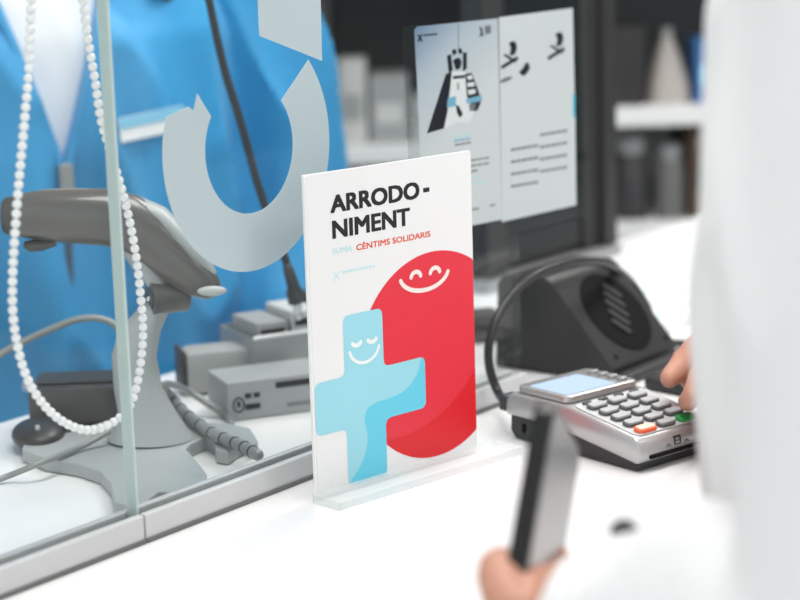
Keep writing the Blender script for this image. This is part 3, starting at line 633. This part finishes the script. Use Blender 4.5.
# ------------------------------------------------------------------ shelving behind
shd = 2.75
base_pt = D(325, 300, shd); base_pt.z = FLOOR
SHL = thing('shelf_unit', 'dark open shelf unit with white boards behind the monitor', 'shelf', base_pt, va)
def sx_(px): return (px-325)*shd/FPX
def sz_(py): return D(500, py, shd).z-FLOOR
UWID = sx_(960); UH = 1.75; UD_ = 0.34
MB().box(0, UWID, UD_-0.02, UD_, 0, UH).build('back_panel', 'shelf_dark', SHL)
for x in (0.0, sx_(500), UWID-0.02): MB().box(x, x+0.02, 0, UD_-0.0201, 0, UH).build('upright', 'shelf_dark', SHL)
def board(x0, x1, z0, z1, m='board_white'): MB().box(x0, x1, -0.004, UD_-0.0201, z0, z1, 0.001).build('board', m, SHL)
LA, LB = 0.0201, sx_(500)-0.0001; RA, RB = sx_(500)+0.0201, UWID-0.0201
b1 = (sz_(157), sz_(139)); b2 = (sz_(126), sz_(108))
board(LA, LB, *b1); board(RA, RB, *b2)
for z in (0.3, 0.65): board(LA, LB, z, z+0.024, 'shelf_dark'); board(RA, RB, z, z+0.024, 'shelf_dark')
z3 = sz_(225); board(RA, RB, z3-0.022, z3); board(LA, LB, z3-0.03, z3, 'shelf_dark')
for z in (b2[1]+0.33,): board(LA, LB, z, z+0.022); board(RA, RB, z, z+0.022)
swm = Matrix.Translation(base_pt) @ rotz(va)
def shelf_item(name, label, cat, px0, px1, py0, zbase, dep, m, kind='box', y0=0.03):
    x0, x1 = sx_(px0), sx_(px1); h_ = sz_(py0)-zbase
    t = thing(name, label, cat, swm @ Vector((x0, y0, zbase+0.0005)), va, 'goods on the shelf unit')
    w_ = x1-x0
    if kind == 'box':
        MB().box(0, w_, 0, dep, 0, h_, 0.002).build('carton', m, t); MB().box(w_*0.15, w_*0.85, -0.0012, -0.0002, h_*0.3, h_*0.6).build('print_panel', {'box_pale': 'box_grey', 'box_grey': 'box_pale', 'box_blue': 'badge_blue'}.get(m, 'charcoal'), t)
    elif kind == 'jar':
        MB().tube([(w_/2, w_/2, 0), (w_/2, w_/2, h_*0.72), (w_/2, w_/2, h_*0.80)], [w_/2, w_/2, w_*0.36], n=24, roundcap=False).build('jar', m, t, 40)
        MB().cyl((w_/2, w_/2, h_*0.801), (w_/2, w_/2, h_), w_*0.38, n=24).build('lid', 'box_grey', t, 40)
    else:
        c = Vector((w_/2, dep/2, 0)); rings = []
        for k, (zz, s_) in enumerate(((0, 1), (0.3, 0.92), (0.7, 0.55), (1, 0.22))):
            rings.append([c+Vector((math.copysign(abs(math.cos(a))**0.6, math.cos(a))*w_/2*s_, math.copysign(abs(math.sin(a))**0.6, math.sin(a))*dep/2*s_, zz*h_)) for a in [2*math.pi*j/24 for j in range(24)]])
        MB().loft(rings).build('bag', m, t, 50); MB().cyl(c+Vector((0, 0, h_)), c+Vector((0, 0, h_+0.012)), w_*0.12, n=12).build('tie', 'box_grey', t)
    return t
zl, zr = b1[1], b2[1]
shelf_item('shelf_box', 'pale box on the shelf beside the blue sleeve', 'box', 345, 372, 55, zl, 0.10, 'box_pale')
shelf_item('shelf_box', 'grey box on the shelf left of the leaflets', 'box', 376, 414, 72, zl, 0.12, 'box_grey')
shelf_item('shelf_box', 'white low box on the shelf behind the first leaflet', 'box', 418, 470, 95, zl, 0.12, 'box_pale')
shelf_item('shelf_box', 'black box on upper shelf just right of the monitor', 'box', 612, 648, 30, zr, 0.12, 'box_black')
shelf_item('paper_bag', 'beige tied bag tapering upward on the white shelf board', 'bag', 652, 697, 42, zr, 0.10, 'box_beige', 'bag')
shelf_item('shelf_box', 'blue box on white shelf board beside the beige bag', 'box', 699, 728, 44, zr, 0.10, 'box_blue')
shelf_item('shelf_box', 'dark box on white shelf board hidden by the white coat', 'box', 732, 800, 40, zr, 0.12, 'box_purple')
shelf_item('storage_jar', 'dark lidded jar below the white shelf board nearest the monitor', 'jar', 618, 654, 142, z3, 0.1, 'stand_dark', 'jar')
shelf_item('storage_jar', 'grey lidded jar below the white shelf board beside the coat', 'jar', 660, 690, 150, z3, 0.1, 'jar_grey', 'jar')
shelf_item('shelf_box', 'brown box below white shelf board beside white coat', 'box', 693, 740, 132, z3, 0.12, 'box_brown')
shelf_item('shelf_box', 'flat pale box lying deep on the lower shelf behind jars', 'box', 612, 690, 136, z3, 0.06, 'box_grey', y0=0.20)

# ------------------------------------------------------------------ people
def head_parts(mb, c, f, s):
    """head with nose and ears; c = centre, f = facing, s = side (to the figure's left)"""
    up = Vector((0, 0, 1)); rot = Matrix((s, -f, up)).transposed()
    mb.ell(c+up*0.02, 0.077, 0.094, 0.105, 20, rot); mb.ell(c+f*0.018-up*0.055, 0.058, 0.068, 0.068, 16, rot)
    mb.tube([c+f*0.088+up*0.015, c+f*0.112-up*0.028, c+f*0.094-up*0.036], [0.009, 0.014, 0.012], n=8)
    for k in (-1, 1): mb.ell(c+s*0.076*k-f*0.005-up*0.005, 0.009, 0.018, 0.03, 10, rot)
def face_parts(c, f, s, root):
    up = Vector((0, 0, 1)); rot = Matrix((s, -f, up)).transposed()
    for k in (-1, 1):
        e_ = MB().ell(c+f*0.082+s*0.031*k+up*0.01, 0.011, 0.008, 0.007, 12, rot).build('eye', 'eye_white', root, 180)
        MB().ell(c+f*0.0885+s*0.031*k+up*0.01, 0.005, 0.003, 0.005, 10, rot).build('iris', 'iris', e_, 180)
        MB().tube([c+f*0.086+s*0.018*k+up*0.027, c+f*0.083+s*0.045*k+up*0.027], 0.003, n=6).build('eyebrow', 'hair', root, 180)
    MB().tube([c+f*0.078+s*0.024-up*0.066, c+f*0.086-up*0.067, c+f*0.078-s*0.024-up*0.066], [0.003, 0.006, 0.003], n=8).build('mouth', 'lips', root, 180)
    MB().ell(c-f*0.014+up*0.045, 0.082, 0.094, 0.088, 20, rot).ell(c-f*0.035-up*0.01, 0.078, 0.072, 0.09, 16, rot).build('hair', 'hair', root, 180)
def ering(c, sv, fv, rx, ry, n=28): return [c+sv*math.cos(2*math.pi*k/n)*rx+fv*math.sin(2*math.pi*k/n)*ry for k in range(n)]
def torso(mb, org, sv, fv, rows, grow=0.0):
    mb.loft([ering(org+Vector((0, 0, z))+fv*dy+sv*dx, sv, fv, rx+grow, ry+grow) for z, rx, ry, dx, dy in rows])
def hand(mb, wrist, palm, fingers, pr=0.016):
    d = (palm-wrist)
    mb.tube([wrist, wrist+d*0.5, palm], [0.024, 0.027, 0.024], n=14, flat=0.6)
    for f_ in fingers: mb.tube(spline(f_[0], 4), [f_[1]+(f_[2]-f_[1])*k/(4*(len(f_[0])-1)) for k in range(4*(len(f_[0])-1)+1)], n=12)

# --- pharmacist
pc = o2w(-0.336, 1.80); pc.z = FLOOR
sv = dirw((math.cos(0.33), math.sin(0.33), 0)); fv = dirw((math.sin(0.33), -math.cos(0.33), 0)); Z = Vector((0, 0, 1))
per = thing('person', 'person in a blue zipped jacket over a white top, standing behind glass screen', 'person', (0, 0, 0))
rows = [(0.90, .165, .115, 0, 0), (1.0, .160, .112, 0, 0), (1.10, .160, .112, 0, 0), (1.22, .175, .122, 0, 0.004), (1.32, .182, .118, 0, 0), (1.39, .165, .095, 0, -0.005), (1.435, .11, .075, 0, -0.008), (1.465, .065, .06, 0, -0.005)]
hc = pc+Z*1.602+fv*0.02
mb = MB(); torso(mb, pc, sv, fv, rows, -0.012)
mb.tube([pc+Z*1.44, pc+Z*1.50+fv*.005, pc+Z*1.57+fv*.012], [.058, .054, .056], n=18); head_parts(mb, hc, fv, sv)
arms = {}
for k in (-1, 1):
    sh = pc+sv*.175*k+Z*1.385; el = pc+sv*.232*k+Z*1.13-fv*.01; wr = pc+sv*.235*k+Z*.90+fv*.06; arms[k] = (sh, el, wr)
    mb.tube([sh, el, wr], [.048, .040, .026], n=16)
    pa = wr+Z*-.08+fv*.02
    hand(mb, wr, pa, [([pa+fv*(.022-.015*j)+Z*.01, pa+fv*(.024-.015*j)-Z*.03, pa+fv*(.026-.015*j)-Z*.055-sv*k*.012], .009, .007) for j in range(4)]+[([wr+fv*.018-Z*.03, wr+fv*.05-Z*.06, wr+fv*.052-Z*.09], .010, .008)])
    hip = pc+sv*.085*k+Z*.90; mb.tube([hip, hip-Z*.42+fv*.01, hip-Z*.82], [.085, .055, .040], n=16); mb.ell(hip-Z*.86+fv*.06, .04, .04, .035)
body = link('body', remesh(mb, 'body', 0.005, 3), 'skin', per)
face_parts(hc, fv, sv, per)
mb = MB(); torso(mb, pc, sv, fv, [r_ for r_ in rows[1:7]], -0.004)
link('white_top', remesh(mb, 'white_top', 0.007, 3, 0.003, 10), 'shirt_white', per)
mb = MB(); torso(mb, pc, sv, fv, rows[:7], 0.008)
for k in (-1, 1):
    sh, el, wr = arms[k]; mb.tube([sh+Z*.005, sh+(el-sh)*.35+sv*k*.006, el, el+(wr-el)*.9], [.066, .067, .058, .046], n=18)
jm = remesh(mb, 'jacket', 0.006, 5, 0.026, 7, 3.0)
jk = link('jacket', jm, 'blue_cloth', per)
# cut the open neck out of the jacket
vz0 = 0.166-FLOOR                     # bottom of the opening above the floor
cut = MB().prism([(0.0, vz0-0.004), (0.075, 1.46), (0.12, 1.60), (-0.12, 1.60), (-0.075, 1.46)], 0.0, 0.30, lambda p, d: pc+sv*p[0]+fv*(0.02+d)+Z*p[1]).build('cutter', None)
bo_ = jk.modifiers.new('b', 'BOOLEAN'); bo_.operation = 'DIFFERENCE'; bo_.object = cut; bo_.solver = 'EXACT'
dg = bpy.context.evaluated_depsgraph_get(); nm = bpy.data.meshes.new_from_object(jk.evaluated_get(dg)); jk.modifiers.clear(); jk.data = nm; nm.name = 'jacket'
nm.materials.clear(); nm.materials.append(MATS['blue_cloth']); bpy.data.objects.remove(cut)
for p in nm.polygons: p.use_smooth = True
nm.set_sharp_from_angle(angle=math.radians(40))
def front(x, z, off=0.0):                # a point on the jacket's front at local (x, height)
    rr = None
    for a, b in zip(rows, rows[1:]):
        if a[0] <= z <= b[0]: t = (z-a[0])/(b[0]-a[0]); rr = [a[i]+(b[i]-a[i])*t for i in range(5)]
    rx, ry = rr[1]+.008, rr[2]+.008; y = ry*math.sqrt(max(0.02, 1-(x/rx)**2))
    return pc+sv*x+fv*(y+rr[4]+off)+Z*z
for k in (-1, 1):
    MB().tube([front(k*.004, vz0-.003, .005)]+[front(k*(.004+.064*t), vz0+(1.42-vz0)*t, .005) for t in (.25, .5, .75, 1)], .0045, n=8).build('collar_edge', 'blue_cloth', jk, 180)
    MB().tube([front(k*.05, 1.425, .006), front(k*.095, 1.36, .008), front(k*.15, 1.325, .008)], .004, n=8).build('shoulder_seam', 'blue_trim', jk, 180)
MB().tube([front(0, vz0-.01-.02*i, .006) for i in range(10)], .0035, n=8).build('zip', 'blue_trim', jk, 180)
MB().box(-.006, .006, -.003, .003, -.032, 0, .002).xf(Matrix.Translation(front(0, vz0-.002, .012)) @ rotz(va+.33)).build('zip_pull', 'conduit', jk)
bdg = MB().box(-.034, .034, -.0015, .0015, -.011, .011, .001).xf(Matrix.Translation(front(.080, 1.243, .018)) @ rotz(va+.33+.35) @ Matrix.Rotation(math.radians(-5), 4, 'Y')).build('name_badge', 'badge_white', jk)
MB().box(-.034, .034, -.0025, -.0016, .001, .011).xf(Matrix.Translation(front(.080, 1.243, .018)) @ rotz(va+.33+.35) @ Matrix.Rotation(math.radians(-5), 4, 'Y')).build('badge_stripe', 'badge_blue', bdg)
mb = MB(); torso(mb, pc, sv, fv, [(0.80, .14, .10, 0, 0), (0.86, .15, .105, 0, 0), (0.92, .152, .106, 0, 0)], -0.004)
for k in (-1, 1): hip = pc+sv*.085*k+Z*.90; mb.tube([hip, hip-Z*.42+fv*.01, hip-Z*.80], [.095, .072, .06], n=16, roundcap=False)
link('trousers', remesh(mb, 'trousers', 0.012, 3, 0.005), 'trousers', per)
for k in (-1, 1): MB().ell(pc+sv*.085*k+fv*.06+Z*.042, .05, .05, .04, 16).ell(pc+sv*.085*k+fv*.12+Z*.034, .045, .07, .033, 16).build('shoe', 'shoe', per, 180)

# --- customer in a white coat, in front of the counter on the right
cc = o2w(0.293, 0.835); cc.z = FLOOR
cs = Vector((1, 0, 0)); cf = Vector((0, 1, 0))           # cs points to the figure's right, cf is where it faces
cus = thing('person', 'person in a white coat reaching to the payment terminal and holding a phone', 'person', (0, 0, 0))
rows2 = [(0.62, .205, .145, 0, 0), (0.95, .185, .135, 0, 0), (1.10, .175, .125, 0, 0.0), (1.25, .185, .130, 0, .008), (1.38, .190, .125, 0, .01), (1.45, .165, .10, 0, 0), (1.50, .105, .08, 0, -.005), (1.53, .066, .06, 0, 0)]
hc2 = cc+Z*1.668+cf*.03
gk = tm @ tf((cx[2], KY), 0.0042)                     # top of the green key
w2 = D(742, 392, 1.36)                                   # right wrist, behind the coat
k2 = D(716, 366, 1.325)                                   # knuckles
shR = cc+cs*.185+Z*1.43; elR = o2w(0.33, 1.03, 0.10)
shL = cc-cs*.165+Z*1.43; elL = D(900, 642, 0.70); wrL = D(588, 628, 0.80)
phc = D(537, 520, 0.86)
mb = MB(); torso(mb, cc, cs, cf, rows2[1:], -.015)
mb.tube([cc+Z*1.50, cc+Z*1.57+cf*.008, cc+Z*1.64+cf*.018], [.058, .054, .056], n=18); head_parts(mb, hc2, cf, cs)
mb.tube([shR, elR, w2], [.048, .042, .027], n=16); mb.tube([shL, elL, wrL], [.048, .042, .028], n=16)
idx_tip = gk+Vector((0.004, 0.001, 0.007))
fingersR = [([k2, D(702, 372, 1.30), D(695, 392, 1.275), idx_tip], .0092, .0072),
            ([k2+Vector((.006, .012, .004)), D(700, 345, 1.345), D(686, 358, 1.335), D(669, 379, 1.325)], .0098, .0078),
            ([k2+Vector((.012, .024, .002)), D(712, 350, 1.375), D(702, 365, 1.37), D(706, 386, 1.36)], .0092, .0072),
            ([k2+Vector((.016, .036, -.002)), D(722, 360, 1.395), D(716, 374, 1.39), D(720, 390, 1.38)], .008, .0065),
            ([w2*0.6+k2*0.4+Vector((-.006, -.012, -.006)), D(730, 405, 1.29), D(726, 418, 1.275), D(724, 428, 1.265)], .011, .0085)]
hand(mb, w2, k2+Vector((.006, .014, 0)), fingersR)
# left hand round the phone
pal = D(545, 618, 0.835)
fingersL = [([pal, D(552, 594, 0.86), D(555, 569, 0.880), D(548, 551, 0.888)], .0105, .0085),
            ([pal, D(560, 609, 0.865), D(562, 587, 0.885), D(552, 575, 0.895)], .0100, .0085),
            ([pal, D(566, 625, 0.865), D(566, 607, 0.888), D(556, 597, 0.90)], .0100, .0082),
            ([pal, D(572, 643, 0.865), D(570, 627, 0.885), D(560, 619, 0.897)], .009, .0075),
            ([wrL*0.5+pal*0.5, D(528, 621, 0.81), D(508, 599, 0.815), D(499, 573, 0.830), D(503, 565, 0.838)], .0125, .0095)]
hand(mb, wrL, pal, fingersL)
for k in (-1, 1): hip = cc+cs*.09*k+Z*.92; mb.tube([hip, hip-Z*.43+cf*.01, hip-Z*.84], [.085, .056, .042], n=16); mb.ell(hip-Z*.87+cf*.06, .04, .04, .035)
body2 = link('body', remesh(mb, 'body', 0.0036, 3), 'skin', cus)
face_parts(hc2, cf, cs, cus)
mb = MB(); torso(mb, cc, cs, cf, rows2[:7], .006)
for p_ in (shR, shL): mb.ell(p_+Z*.002, .074, .074, .070, 20)
mb.tube([shR+Z*.005, shR*.6+elR*.4+Z*.01, elR, elR*.25+w2*.75], [.072, .070, .062, .046], n=20, roundcap=False)
mb.tube([shL+Z*.005, shL*.6+elL*.4, elL, elL*.5+wrL*.5, wrL], [.070, .066, .060, .050, .037], n=20, roundcap=False)
coat = link('white_coat', remesh(mb, 'white_coat', 0.006, 5, 0.012, 8, 11.0), 'coat_white', cus)
bt = elL*.13+wrL*.87+U_*.0405; MB().ell(bt, .0062, .0062, .0055, 12).build('cuff_button', 'stand_dark', coat, 180)
mb = MB()
for k in (-1, 1): hip = cc+cs*.09*k+Z*.92; mb.tube([hip, hip-Z*.43+cf*.01, hip-Z*.82], [.098, .074, .06], n=16, roundcap=False)
link('trousers', remesh(mb, 'trousers', 0.012, 3, 0.005), 'trousers', cus)
for k in (-1, 1): MB().ell(cc+cs*.09*k+cf*.06+Z*.042, .05, .05, .04, 16).ell(cc+cs*.09*k+cf*.12+Z*.034, .045, .07, .033, 16).build('shoe', 'shoe', cus, 180)
# phone in the left hand: its long axis leans, its screen looks along the counter
pa_, pb_ = D(552, 466, 0.872), D(530, 594, 0.852)
ph = thing('phone', 'black phone held upright in the hand at the lower edge', 'phone', (0, 0, 0))
yl = (pa_-pb_).normalized(); xw = (R_*0.30+F_*0.95); xw = (xw-yl*xw.dot(yl)).normalized(); zn = xw.cross(yl)
pm = Matrix((xw, yl, zn)).transposed().to_4x4(); pm.translation = (pa_+pb_)/2-yl*0.022
MB().prism(rrect(-.036, .036, -.072, .072, .008), -.0045, .0045, lambda p, d: Vector((p[0], p[1], d)), .001).xf(pm).build('case', 'phone_black', ph, 40)
MB().prism(rrect(-.033, .033, -.068, .068, .006), .0046, .0052, lambda p, d: Vector((p[0], p[1], d))).xf(pm).build('screen', 'phone_screen', ph)
